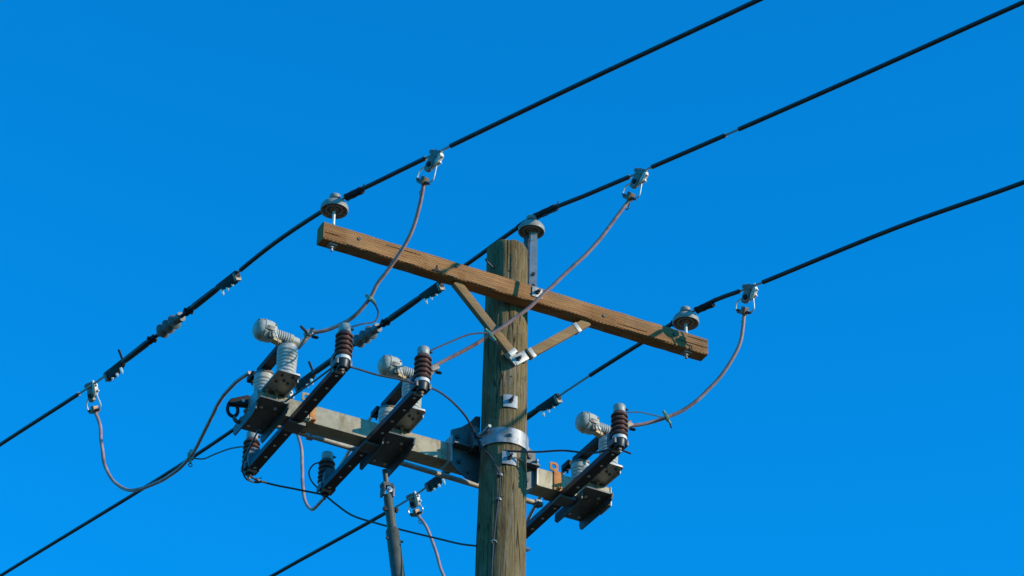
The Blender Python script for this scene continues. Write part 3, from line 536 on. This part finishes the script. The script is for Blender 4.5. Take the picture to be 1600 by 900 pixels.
# ---------------------------------------------------------------- galvanised steel crossarm behind the pole
BX0, BX1, BY0, BY1, BZ0, BZ1 = -1.405, 0.752, 0.140, 0.255, 9.475, 9.590
S = Thing('steel_crossarm', (0, 0.14, BZ0), 'stained square steel crossarm strapped behind the pole under the timber arm', 'crossarm')
tube_ = S.part('tube', MB().box(((BX0+BX1)/2, (BY0+BY1)/2, (BZ0+BZ1)/2), (BX1-BX0, BY1-BY0, BZ1-BZ0), bev=0.009), 'beam_steel')
for x_ in (BX0-0.003, BX1+0.003): S.part('end_cap', MB().box((x_, (BY0+BY1)/2, (BZ0+BZ1)/2), (0.008, 0.122, 0.122), bev=0.002), 'galv', tube_)
eb = S.part('end_bracket', MB().prism([(-0.115, -0.028), (-0.09, -0.034), (0.02, -0.012), (0.02, 0.042), (-0.01, 0.046), (-0.105, -0.004)], (-1.405, 0.285, 9.575), (1, 0, 0), (0, 0, 1), (0, 1, 0), 0.040, 0.004), 'clamp_dark')
S.part('shackle', MB().tube([V((-1.487, 0.285, 9.515))+V((math.cos(q)*0.030, 0, math.sin(q)*0.040)) for q in [2*math.pi*i/18 for i in range(19)]], 0.010, 8), 'clamp_dark', eb)
S.part('link', MB().tube(spline([(-1.482, 0.285, 9.480), (-1.462, 0.29, 9.455), (-1.44, 0.30, 9.462), (-1.425, 0.30, 9.49)], 4), 0.011, 8), 'bracket', eb)
S.part('bolt', MB().bolt((-1.44, 0.264, 9.572), (0, -1, 0), 0.008, 0.008, 8), 'stud', eb)
# pole bracket: a shaped wing plate each side, flange plates, ribs, the band round the front
def wing(sg):
    pl = [(0.085, 9.80), (0.115, 9.795), (0.150, 9.745), (0.20, 9.70), (0.262, 9.665), (0.262, 9.615), (0.262, 9.455), (0.22, 9.42), (0.16, 9.385), (0.085, 9.375)]
    o = S.part('bracket_plate', MB().prism([(x*sg, z) for x, z in pl], (0, 0.126, 0), (1, 0, 0), (0, 0, 1), (0, -1, 0), 0.010), 'bracket')
    for x_, z_ in ((0.225, 9.628), (0.21, 9.475), (0.155, 9.42)): S.part('bolt', MB().bolt((x_*sg, 0.121, z_), (0, -1, 0), 0.013 if z_ > 9.43 else 0.007, 0.012), 'dark_bolt', o)
    S.part('rib', MB().box((0.19*sg, 0.095, 9.558), (0.15, 0.06, 0.009)), 'bracket', o)
    if sg < 0: S.part('lug', MB().box((0.155*sg, 0.07, 9.60), (0.009, 0.10, 0.12), bev=0.002).box((0.155*sg, 0.02, 9.60), (0.035, 0.009, 0.12), bev=0.002), 'bracket', o)
    S.part('flange_plate', MB().box((0.266*sg, 0.16, 9.535), (0.010, 0.125, 0.165), bev=0.002), 'galv', o)
    S.part('stud_bolt', MB().rod((0.142*sg, 0.10, 9.60), (0.142*sg, -0.115 if sg < 0 else 0.03, 9.60 if sg < 0 else 9.62), 0.0095, 10).bolt((0.142*sg, 0.012, 9.60), (0, -1, 0), 0.018, 0.016), 'galv', o)
wing(-1); wing(1)
bm_ = MB(); vs = []; fs = []; nb = 48
for i in range(nb+1):
    a_ = math.pi+0.0+math.pi*i/nb
    for rr, zz in ((0.1315, -0.047), (0.1385, -0.047), (0.1385, 0.047), (0.1315, 0.047)): vs.append(V((rr*math.cos(a_), rr*math.sin(a_)*1.0+0.0, 9.565+zz)))
for i in range(nb):
    for j in range(4): k = (j+1) % 4; fs.append([i*4+j, i*4+k, i*4+4+k, i*4+4+j])
fs += [[0, 1, 2, 3], [nb*4+3, nb*4+2, nb*4+1, nb*4]]
bd = S.part('pole_band', bm_.add(vs, fs), 'band')
a_ = math.atan2(-0.132, -0.022); S.part('bolt', MB().bolt(V((0.1385*math.cos(a_), 0.1385*math.sin(a_), 9.565)), (math.cos(a_), math.sin(a_), 0), 0.011, 0.012, 10, 0.006), 'galv', bd)
def clamp_strap(x, matn, tab, w=0.050, label=None):
    o = S.part('clamp_strap', MB().box((x, BY0-0.004, 9.532), (w, 0.007, 0.118), bev=0.0015).box((x, (BY0+BY1)/2, BZ1+0.004), (w, 0.124, 0.007)).box((x, BY1+0.004, 9.532), (w, 0.007, 0.118)), matn)
    S.part('bolt', MB().bolt((x+0.004, BY0-0.006, BZ0+0.010), (0.3, -1, 0), 0.010, 0.012, 6, 0.012), matn, o)
    if tab:
        c = V((x-w*0.45, BY0+0.004, BZ1+0.036)); vs = []; fs = []; n_ = 16
        for oy in (-0.004, 0.004):
            for i in range(n_):
                q = 2*math.pi*(i+0.5)/n_; cx, cz = math.cos(q), math.sin(q); k_ = 0.027/max(abs(cx), abs(cz)); vs += [c+V((cx*k_, oy, cz*k_)), c+V((cx*0.015, oy, cz*0.015))]
        for i in range(n_):
            j = (i+1) % n_; a, b, A, B = 2*i, 2*j, 2*i+2*n_, 2*j+2*n_
            fs += [[a, b, b+1, a+1], [A+1, B+1, B, A], [a, A, B, b], [a+1, b+1, B+1, A+1]]
        S.part('tab', MB().add(vs, fs), matn, o)
    if label: o['label'] = label
clamp_strap(-1.085, 'rust', False, 0.030, 'bright rusty clamp strap'); clamp_strap(-1.115, 'beam_steel', True, 0.020)
clamp_strap(-0.665, 'rust_dull', False, 0.022)
clamp_strap(0.415, 'rust', True, 0.052, 'bright orange rusty clamp strap with a holed tab')

# ---------------------------------------------------------------- the three switch units
SX = (-1.315, -0.568, 0.650)
def ribbed(o, z0, z1, r0, r1, n, amp):
    pr = [(0, r0*0.92), (0.004, r0)]; L = z1-z0
    for k in range(n*6):
        t_ = 0.10+0.80*k/(n*6); r_ = r0+(r1-r0)*t_; ph = (k % 6)/6
        pr.append((L*t_, r_+amp*(0.75-1.75*(abs(ph-0.5)*2)**3)))
    pr += [(L*0.93, r1), (L*0.985, r1), (L, r1*0.9)]
    return MB().lathe((o[0], o[1], z0), (0, 0, 1), pr, 40)
def switch(sx, label):
    T = Thing('switch_unit', (sx, 0.2, BZ1), label, 'switch', 'switch units on the steel crossarm')
    # top plate across the beam, turned-down lip, bolt heads below
    pl = []
    for cx, cy, a0 in ((0.047, -0.062, -90), (0.047, 0.40, 0), (-0.050, 0.40, 90), (-0.050, -0.062, 180)):
        for i in range(5): q = R(a0+i*22.5); pl.append((cx+0.018*math.cos(q), cy+0.018*math.sin(q)))
    tp = T.part('base_plate', MB().prism(pl, (sx, 0, 9.604), (1, 0, 0), (0, 1, 0), (0, 0, 1), 0.010).box((sx+0.0625, 0.17, 9.592), (0.006, 0.42, 0.022)), 'galv')
    for x_, y_ in ((-0.03, -0.04), (0.03, -0.045), (-0.035, 0.03), (0.030, 0.025), (0.0, 0.005)): T.part('bolt', MB().bolt((sx+x_, y_, 9.5995), (0, 0, -1), 0.009, 0.007), 'dark_bolt', tp)
    for x_ in (-0.045, 0.012): T.part('clamp_bolt', MB().rod((sx+x_, BY0-0.013, 9.62), (sx+x_, BY0-0.013, 9.455), 0.007, 8).bolt((sx+x_, BY0-0.013, 9.597), (0, 0, -1), 0.013, 0.014), 'rust_dull', tp)
    T.part('spacer', MB().box((sx-0.035, BY0+0.020, 9.592), (0.06, 0.05, 0.016), bev=0.002), 'bracket', tp)
    # channel bracket hung under the beam
    x0, x1 = sx-0.125, sx+0.042
    ub = T.part('under_bracket', MB().box(((x0+x1)/2, 0.19, 9.469), (x1-x0, 0.36, 0.009), bev=0.002)
        .prism([(0.0, 9.47), (0.375, 9.47), (0.375, 9.425), (0.355, 9.405), (0.10, 9.405), (0.012, 9.435)], (x1-0.004, 0.0, 0), (0, 1, 0), (0, 0, 1), (1, 0, 0), 0.008)
        .prism([(0.06, 9.47), (0.375, 9.47), (0.375, 9.425), (0.355, 9.405), (0.12, 9.405), (0.07, 9.425)], (x0+0.004, 0.0, 0), (0, 1, 0), (0, 0, 1), (1, 0, 0), 0.008), 'bracket')
    for x_, y_ in ((x0+0.045, 0.10), (x0+0.06, 0.31), (x1-0.05, 0.08), (x1-0.04, 0.32)): T.part('bolt', MB().bolt((x_, y_, 9.465), (0, 0, -1), 0.009, 0.008, 8), 'stud', ub)  # pale heads drawn where light shows through holes in the web
    for y_ in (0.05, 0.17, 0.33): T.part('bolt', MB().bolt((x1, y_, 9.437), (1, 0, 0), 0.008, 0.006, 8), 'stud', ub)  # flange holes, their brightness likewise drawn as pale heads
    # two porcelain posts
    T.part('front_post', ribbed((sx, -0.015), 9.609, 9.795, 0.049, 0.054, 7, 0.0045), 'porcelain', ang=60)
    T.part('rear_post', ribbed((sx, 0.305), 9.609, 9.790, 0.042, 0.054, 7, 0.0045), 'porcelain', ang=60)
    # contact arm between the posts
    bl = T.part('contact_arm', MB().box((sx-0.006, 0.15, 9.822), (0.046, 0.36, 0.014), bev=0.003).box((sx-0.030, 0.15, 9.832), (0.008, 0.38, 0.036), bev=0.002).box((sx+0.018, 0.14, 9.832), (0.008, 0.30, 0.036), bev=0.002), 'clamp_dark')
    T.part('post_cap', MB().prism([(-0.055, 0.0), (-0.03, -0.05), (0.03, -0.055), (0.05, 0.01), (0.02, 0.06), (-0.03, 0.06)], (sx, 0.305, 9.797), (1, 0, 0), (0, 1, 0), (0, 0, 1), 0.012), 'alu', bl)
    T.part('rear_terminal', MB().box((sx-0.030, 0.40, 9.828), (0.040, 0.085, 0.034), bev=0.006).bolt((sx-0.03, 0.40, 9.812), (0, 0, -1), 0.010, 0.018, 6, 0.016), 'clamp_dark', bl)
    T.part('front_cap', MB().lathe((sx, -0.015, 9.794), (0, 0, 1), [(0, .050), (.008, .050), (.012, .040), (.026, .030)], 24), 'alu', bl)
    # interrupter: domed housing, ribbed neck, tail block
    zc = 9.862; hx = sx-0.205
    hd = T.part('housing', MB().lathe((hx, -0.015, zc), (1, 0, 0), [(0, .004), (.003, .026), (.010, .042), (.022, .053), (.036, .059), (.050, .061), (.0505, .064), (.058, .064), (.0585, .061), (.098, .060), (.112, .054), (.122, .043), (.126, .034)], 12), 'casting', ang=29)
    T.part('cover_lip', MB().box((hx+0.078, -0.064, zc-0.012), (0.05, 0.028, 0.028), bev=0.005).box((hx+0.088, -0.055, zc-0.034), (0.03, 0.03, 0.06), bev=0.005), 'alu', hd)
    [T.part('bolt', MB().bolt(p_, d_, 0.005, 0.006, 8), 'dark_bolt', hd) for p_, d_ in (((hx+0.108, -0.066, zc+0.018), (0.2, -1, 0.1)), ((hx+0.018, -0.046, zc+0.036), (-0.5, -0.6, 0.5)))]
    pr = [(0.120, .030)]
    for k in range(6): q = 0.126+k*0.0128; pr += [(q, .026), (q+0.003, .0335), (q+0.008, .0335), (q+0.011, .026)]
    pr += [(0.204, .026)]
    T.part('ribbed_neck', MB().lathe((hx, -0.015, zc), (1, 0, -0.06), pr, 24), 'porcelain')
    T.part('tail_block', MB().lathe((hx, -0.015, zc), (1, 0, -0.06), [(.203, .028), (.206, .032), (.226, .032), (.230, .026), (.262, .024), (.266, .016)], 14), 'casting')
    # strap cradle below it and the front terminal
    T.part('cradle', MB().prism([(-0.128, 9.822), (-0.050, 9.800), (-0.050, 9.815), (-0.070, 9.822), (-0.118, 9.842)], (sx, -0.015, 0), (1, 0, 0), (0, 0, 1), (0, 1, 0), 0.040), 'ochre')
    fr = T.part('terminal_arm', MB().prism([(-0.060, 9.806), (0.055, 9.806), (0.075, 9.818), (0.122, 9.895), (0.128, 9.930), (0.104, 9.930), (0.088, 9.890), (0.052, 9.828), (-0.060, 9.822)], (sx, -0.015, 0), (1, 0, 0), (0, 0, 1), (0, 1, 0), 0.030), 'bronze')
    [T.part('clamp_bolt', MB().bolt(p_, d_, r_, l_, 6, 0.006), 'clamp_dark', fr) for p_, d_, r_, l_ in (((sx+0.100, -0.03, 9.915), (-0.9, -0.3, 0.35), 0.008, 0.05), ((sx+0.122, -0.02, 9.93), (0.2, -0.5, 0.9), 0.010, 0.022), ((sx+0.13, -0.03, 9.90), (0.8, -0.4, -0.2), 0.009, 0.03))]
    T.part('clamp_block', MB().box((sx+0.120, -0.018, 9.925), (0.055, 0.046, 0.036), (V((0.8, 0.0, 0.6)), V((0, 1, 0)), V((-0.6, 0, 0.8))), 0.006), 'alu', fr)
    T.part('pigtail', MB().tube(spline([(hx+0.09, -0.075, zc-0.03), (hx+0.105, -0.085, zc-0.05), (hx+0.125, -0.07, zc-0.075), (hx+0.14, -0.04, zc-0.07)], 4), 0.0035, 6), 'stud', hd)
    return T.o
sw = switch(SX[0], 'switch unit with pale domed housing at the left end of the steel arm')
repeat(sw, (SX[1], 0.2, BZ1), 'switch unit with pale domed housing midway, left of the pole').rotation_euler.z = R(-1.2)
repeat(sw, (SX[2], 0.2, BZ1), 'switch unit with pale domed housing right of the pole').rotation_euler.z = R(1.0)

# ---------------------------------------------------------------- dark channels slung under the steel arm, carrying the arresters
CX = (-1.185, -0.735, 0.462); CY0, CY1 = -0.455, 0.715
def channel(x, label):
    T = Thing('arrester_channel', (x, 0.13, 9.44), label, 'steel channel', 'dark channels under the steel arm')
    L = CY1-CY0; yc = (CY0+CY1)/2
    c = T.part('channel', MB().prism([(-0.031, 0), (0.031, 0), (0.031, 0.034), (0.026, 0.034), (0.026, 0.005), (-0.026, 0.005), (-0.026, 0.034), (-0.031, 0.034)], (x, yc, 9.440), (1, 0, 0), (0, 0, 1), (0, 1, 0), L), 'channel')
    n = 9
    for k in range(n):
        y_ = CY0+0.045+(L-0.09)*k/(n-1)
        T.part('bright_hole_stud', MB().lathe((x+(0.004 if k % 2 else -0.002), y_, 9.4405), (0, 0, -1), [(0, .0085), (.003, .0085), (.0055, .005)], 10), 'stud', c)  # pale studs stand in for holes with light showing through
    for y_ in (CY0+0.006, CY1-0.006): T.part('end_clip', MB().box((x, y_, 9.443), (0.052, 0.024, 0.012), bev=0.003), 'galv', c)
    T.part('saddle', MB().box((x+0.005, 0.16, 9.436), (0.10, 0.10, 0.020), bev=0.004), 'bracket')
    return T.o
ch = channel(CX[0], 'long dark channel with pale hole studs under the steel arm, nearest its left end')
repeat(ch, (CX[1], 0.13, 9.44), 'long dark channel with pale hole studs crossing the steel arm left of the pole')
repeat(ch, (CX[2], 0.13, 9.44), 'long dark channel with pale hole studs right of the pole, its lower end behind it')

def arrester(x, sg, label):
    y = -0.490 if sg < 0 else 0.755; z = 9.42; ye = CY0 if sg < 0 else CY1
    T = Thing('surge_arrester', (x, y, z), label, 'surge arrester', 'brown surge arresters on the channel ends')
    pr = [(0.086, .030), (0.090, .034)]
    for k in range(5): q = 0.090+k*0.0295; pr += [(q+0.001, .034), (q+0.004, .046), (q+0.009, .0485), (q+0.014, .046), (q+0.026, .034)]
    pr += [(0.240, .033)]
    T.part('shed_body', MB().lathe((x, y, z), (0, 0, 1), pr, 32), 'brown')
    cp = T.part('cap', MB().lathe((x, y, z), (0, 0, 1), [(0.239, .032), (0.241, .0335), (0.280, .0335), (0.286, .030), (0.288, .018), (0.289, .002)], 28), 'cap')
    T.part('terminal', MB().bolt((x+0.026, y-0.012, z+0.262), (0.88, -0.45, 0), 0.009, 0.012, 6, 0.008), 'dark_bolt', cp)
    T.part('ring', MB().lathe((x, y, z), (0, 0, 1), [(0.064, .036), (0.066, .040), (0.084, .040), (0.087, .036)], 32), 'ring')
    iso = T.part('isolator', MB().lathe((x, y, z), (0, 0, 1), [(0.016, .018), (0.020, .027), (0.030, .030), (0.056, .034), (0.065, .034)], 28), 'black')
    T.part('stud', MB().rod((x, y, z-0.012), (x, y, z+0.02), 0.007, 8).bolt((x, y, z+0.016), (0, 0, -1), 0.013, 0.012), 'bronze', iso)
    br = T.part('hanger', MB().prism([(-0.028, 9.442), (0.028, 9.442), (0.040, 9.49), (0.037, 9.545), (0.022, 9.572), (-0.022, 9.572), (-0.037, 9.545), (-0.040, 9.49)], (x, y-sg*0.058, 0), (1, 0, 0), (0, 0, 1), (0, 1, 0), 0.030)
        .box((x, (y+ye)/2-sg*0.020, 9.4485), (0.046, abs(y-ye)+0.03, 0.014), bev=0.003), 'bracket')
    for s_ in (-1, 1): T.part('hanger_ear', MB().box((x+s_*0.038, y-sg*0.012, 9.470), (0.014, 0.070, 0.036), bev=0.005), 'bracket', br)
    return T.o
an = arrester(CX[0]-0.005, -1, 'brown ribbed surge arrester on the upper end of the leftmost dark channel')
repeat(an, (CX[1]+0.003, -0.490, 9.42), 'brown ribbed surge arrester on the channel end just left of the pole')
repeat(an, (CX[2]-0.004, -0.490, 9.42), 'brown ribbed surge arrester right of the pole')
af = arrester(CX[0], 1, 'brown surge arrester at the lower end of the leftmost dark channel')
repeat(af, (CX[1]+0.008, 0.755, 9.42), 'dark surge arrester at the lower end of the second channel from left')
repeat(af, (CX[2], 0.755, 9.42), 'surge arrester behind the pole at the right channel lower end')

# ---------------------------------------------------------------- operating pipe and rod
PZ = 9.573; PY = 0.41
T = Thing('linkage_pipe', (-1.25, PY, PZ), 'thin grey pipe running along under the steel crossarm', 'pipe')
T.part('pipe', MB().rod((-1.25, PY, PZ), (0.46, PY, PZ-0.042), 0.0155, 14), 'pipe')
for x_ in (-0.98, -0.46, 0.43): z_ = PZ-0.042*(x_+1.25)/1.71; T.part('pipe_clamp', MB().box((x_, PY, z_), (0.040, 0.040, 0.040), bev=0.006).bolt((x_, PY-0.019, z_), (0, -1, 0), 0.008, 0.014), 'galv')
T = Thing('operating_rod', (-0.05, 0.30, 1.2), 'grey operating rod hanging below the middle switch beside the pole', 'rod')
ra, rb = V((-0.572, 0.30, 9.405)), V((-0.463, 0.30, 8.784)); rd = (rb-ra).normalized()
at_z = lambda z: ra+rd*((z-ra.z)/rd.z)
T.part('upper_tube', MB().tube([at_z(9.26), at_z(9.24), at_z(9.05)], [0.020, 0.0255, 0.0265], 16), 'rod')
low = at_z(9.06); T.part('lower_tube', MB().tube([low, low+rd*0.012, low+rd*0.5, low+rd*1.2, V((-0.05, 0.30, 1.3))], [0.028, 0.0365, 0.0375, 0.0375, 0.0375], 18), 'rod')
cv = T.part('clevis', MB().box(at_z(9.315), (0.062, 0.050, 0.022), bev=0.004).box(at_z(9.28)+V((-0.027, 0, 0)), (0.012, 0.05, 0.07), bev=0.003).box(at_z(9.28)+V((0.027, 0, 0)), (0.012, 0.05, 0.07), bev=0.003)
   .rod(at_z(9.41), at_z(9.31), 0.014, 10), 'bracket')
T.part('pivot_bolt', MB().bolt(at_z(9.28)+V((0, -0.020, 0)), (0, -1, 0), 0.017, 0.012, 12, 0.010), 'stud', cv)
T.part('cross_bolt', MB().rod(at_z(9.165)+V((-0.046, -0.01, -0.004)), at_z(9.165)+V((0.046, -0.01, 0.012)), 0.007, 8).bolt(at_z(9.165)+V((-0.030, -0.01, 0)), (-1, 0, 0), 0.014, 0.012).bolt(at_z(9.165)+V((0.030, -0.01, 0.008)), (1, 0, 0), 0.014, 0.012), 'dark_bolt')
T.part('cross_bolt', MB().rod(at_z(8.99)+V((-0.05, -0.01, 0)), at_z(8.99)+V((0.05, -0.01, 0)), 0.007, 8), 'dark_bolt')
T.part('handle', MB().box((-0.05, 0.26, 1.32), (0.05, 0.16, 0.05), bev=0.01).rod((-0.05, 0.30, 1.31), (-0.42, 0.34, 1.22), 0.016, 12), 'rod')

# ---------------------------------------------------------------- jumpers and leads
def jumper(key, label, r=0.0108, ties=(), mat='jumper'):
    pts = [V(q) for q in D[key]]; T = Thing('jumper_cable', pts[-1], label, 'cable', 'jumper cables between wires and switches')
    p = spline(pts, 7)
    p = [q+0.0042*V((noise.noise(q*9), noise.noise(q*9+V((7, 3, 1))), noise.noise(q*9+V((2, 9, 5))))) for q in p]; T.part('cable', MB().tube(p, r, 12), mat)
    for i in ties:
        q = pts[i]; d = (pts[min(i+1, len(pts)-1)]-pts[i-1]).normalized(); d, s, u = frame(d)
        tw = T.part('tie_clip', MB().box(q, (0.020, 0.038, 0.044), (d, s, u), 0.005).bolt(q-u*0.014, -u, 0.008, 0.036).bolt(q+u*0.014, u, 0.009, 0.030), 'verdigris')
        e = q-u*0.055+d*0.004; T.part('eye', MB().tube([e+(u*math.sin(g_)+s*math.cos(g_))*0.011-u*0.008 for g_ in [2*math.pi*k/12 for k in range(13)]], 0.003, 6), 'dark_bolt', tw)
    return T
jumper('j1', 'pinkish jumper cable from the uppermost wire down to the left switch', ties=(5,))
jumper('j2', 'pinkish jumper cable crossing in front of the pole to the middle switch', ties=(5,))
jumper('j3', 'pinkish jumper cable curving down from the right wire to the right switch', ties=(5,))
jumper('j4', 'jumper cable hanging in a U at far left, rising to the left switch', ties=(8,))
jumper('j5', 'pale jumper cable hanging in a narrow U under the left half of the steel arm')
jumper('j6', 'pale jumper cable dropping out of the bottom edge left of the pole')
def lead(name, key, label, r, cat, knots=()):
    pts = [V(q) for q in D[key]]; mb = MB().tube(spline(pts, 6), r, 8)
    for i in knots:
        q = pts[i]; mb.box(q, (0.022, 0.022, 0.016), bev=0.004); mb.rod(q, q+V((0.018, -0.02, 0.012)), 0.003, 6)
    return single(name, mb, 'lead', pts[0], label, cat, 'thin lead wires of the arresters')
lead('lead_wire', 'a1', 'thin dark wire curling up from the upper left arrester cap to a jumper', 0.0048, 'wire')
lead('lead_wire', 'a2', 'thin dark wire from the arrester cap left of the pole to the timber brace', 0.0052, 'wire')
lead('lead_wire', 'a3', 'thin dark wire arching from the right arrester cap to its jumper', 0.0048, 'wire')
lead('lead_wire', 'a4', 'thin dark wire from the lower left arrester to the U shaped jumper', 0.0048, 'wire')
lead('lead_wire', 'a5', 'thin dark wire looping beside the arrester of the second channel', 0.0045, 'wire')
lead('ground_lead', 'g1', 'thin dark wire between the two upper arresters left of the pole', 0.0055, 'wire')
lead('ground_lead', 'g2', 'thin dark wire drooping from the middle upper arrester to the pole bracket', 0.0062, 'wire', (5,))
lead('ground_lead', 'g6', 'thin dark wire passing in front of the pole just below the metal band', 0.0058, 'wire')
lead('ground_lead', 'g3', 'thin ground wire stapled down the front of the pole', 0.0050, 'wire', (4, 6))
lead('ground_lead', 'g4', 'thin dark wire running along the left switch between upper and lower arresters', 0.0055, 'wire')
lead('ground_lead', 'g5', 'thin dark wire between the two lower arresters under the steel arm', 0.0058, 'wire', (1,))
lead('ground_lead', 'g7', 'thin dark wire sagging from the second channel across the rod to the pole', 0.0058, 'wire')
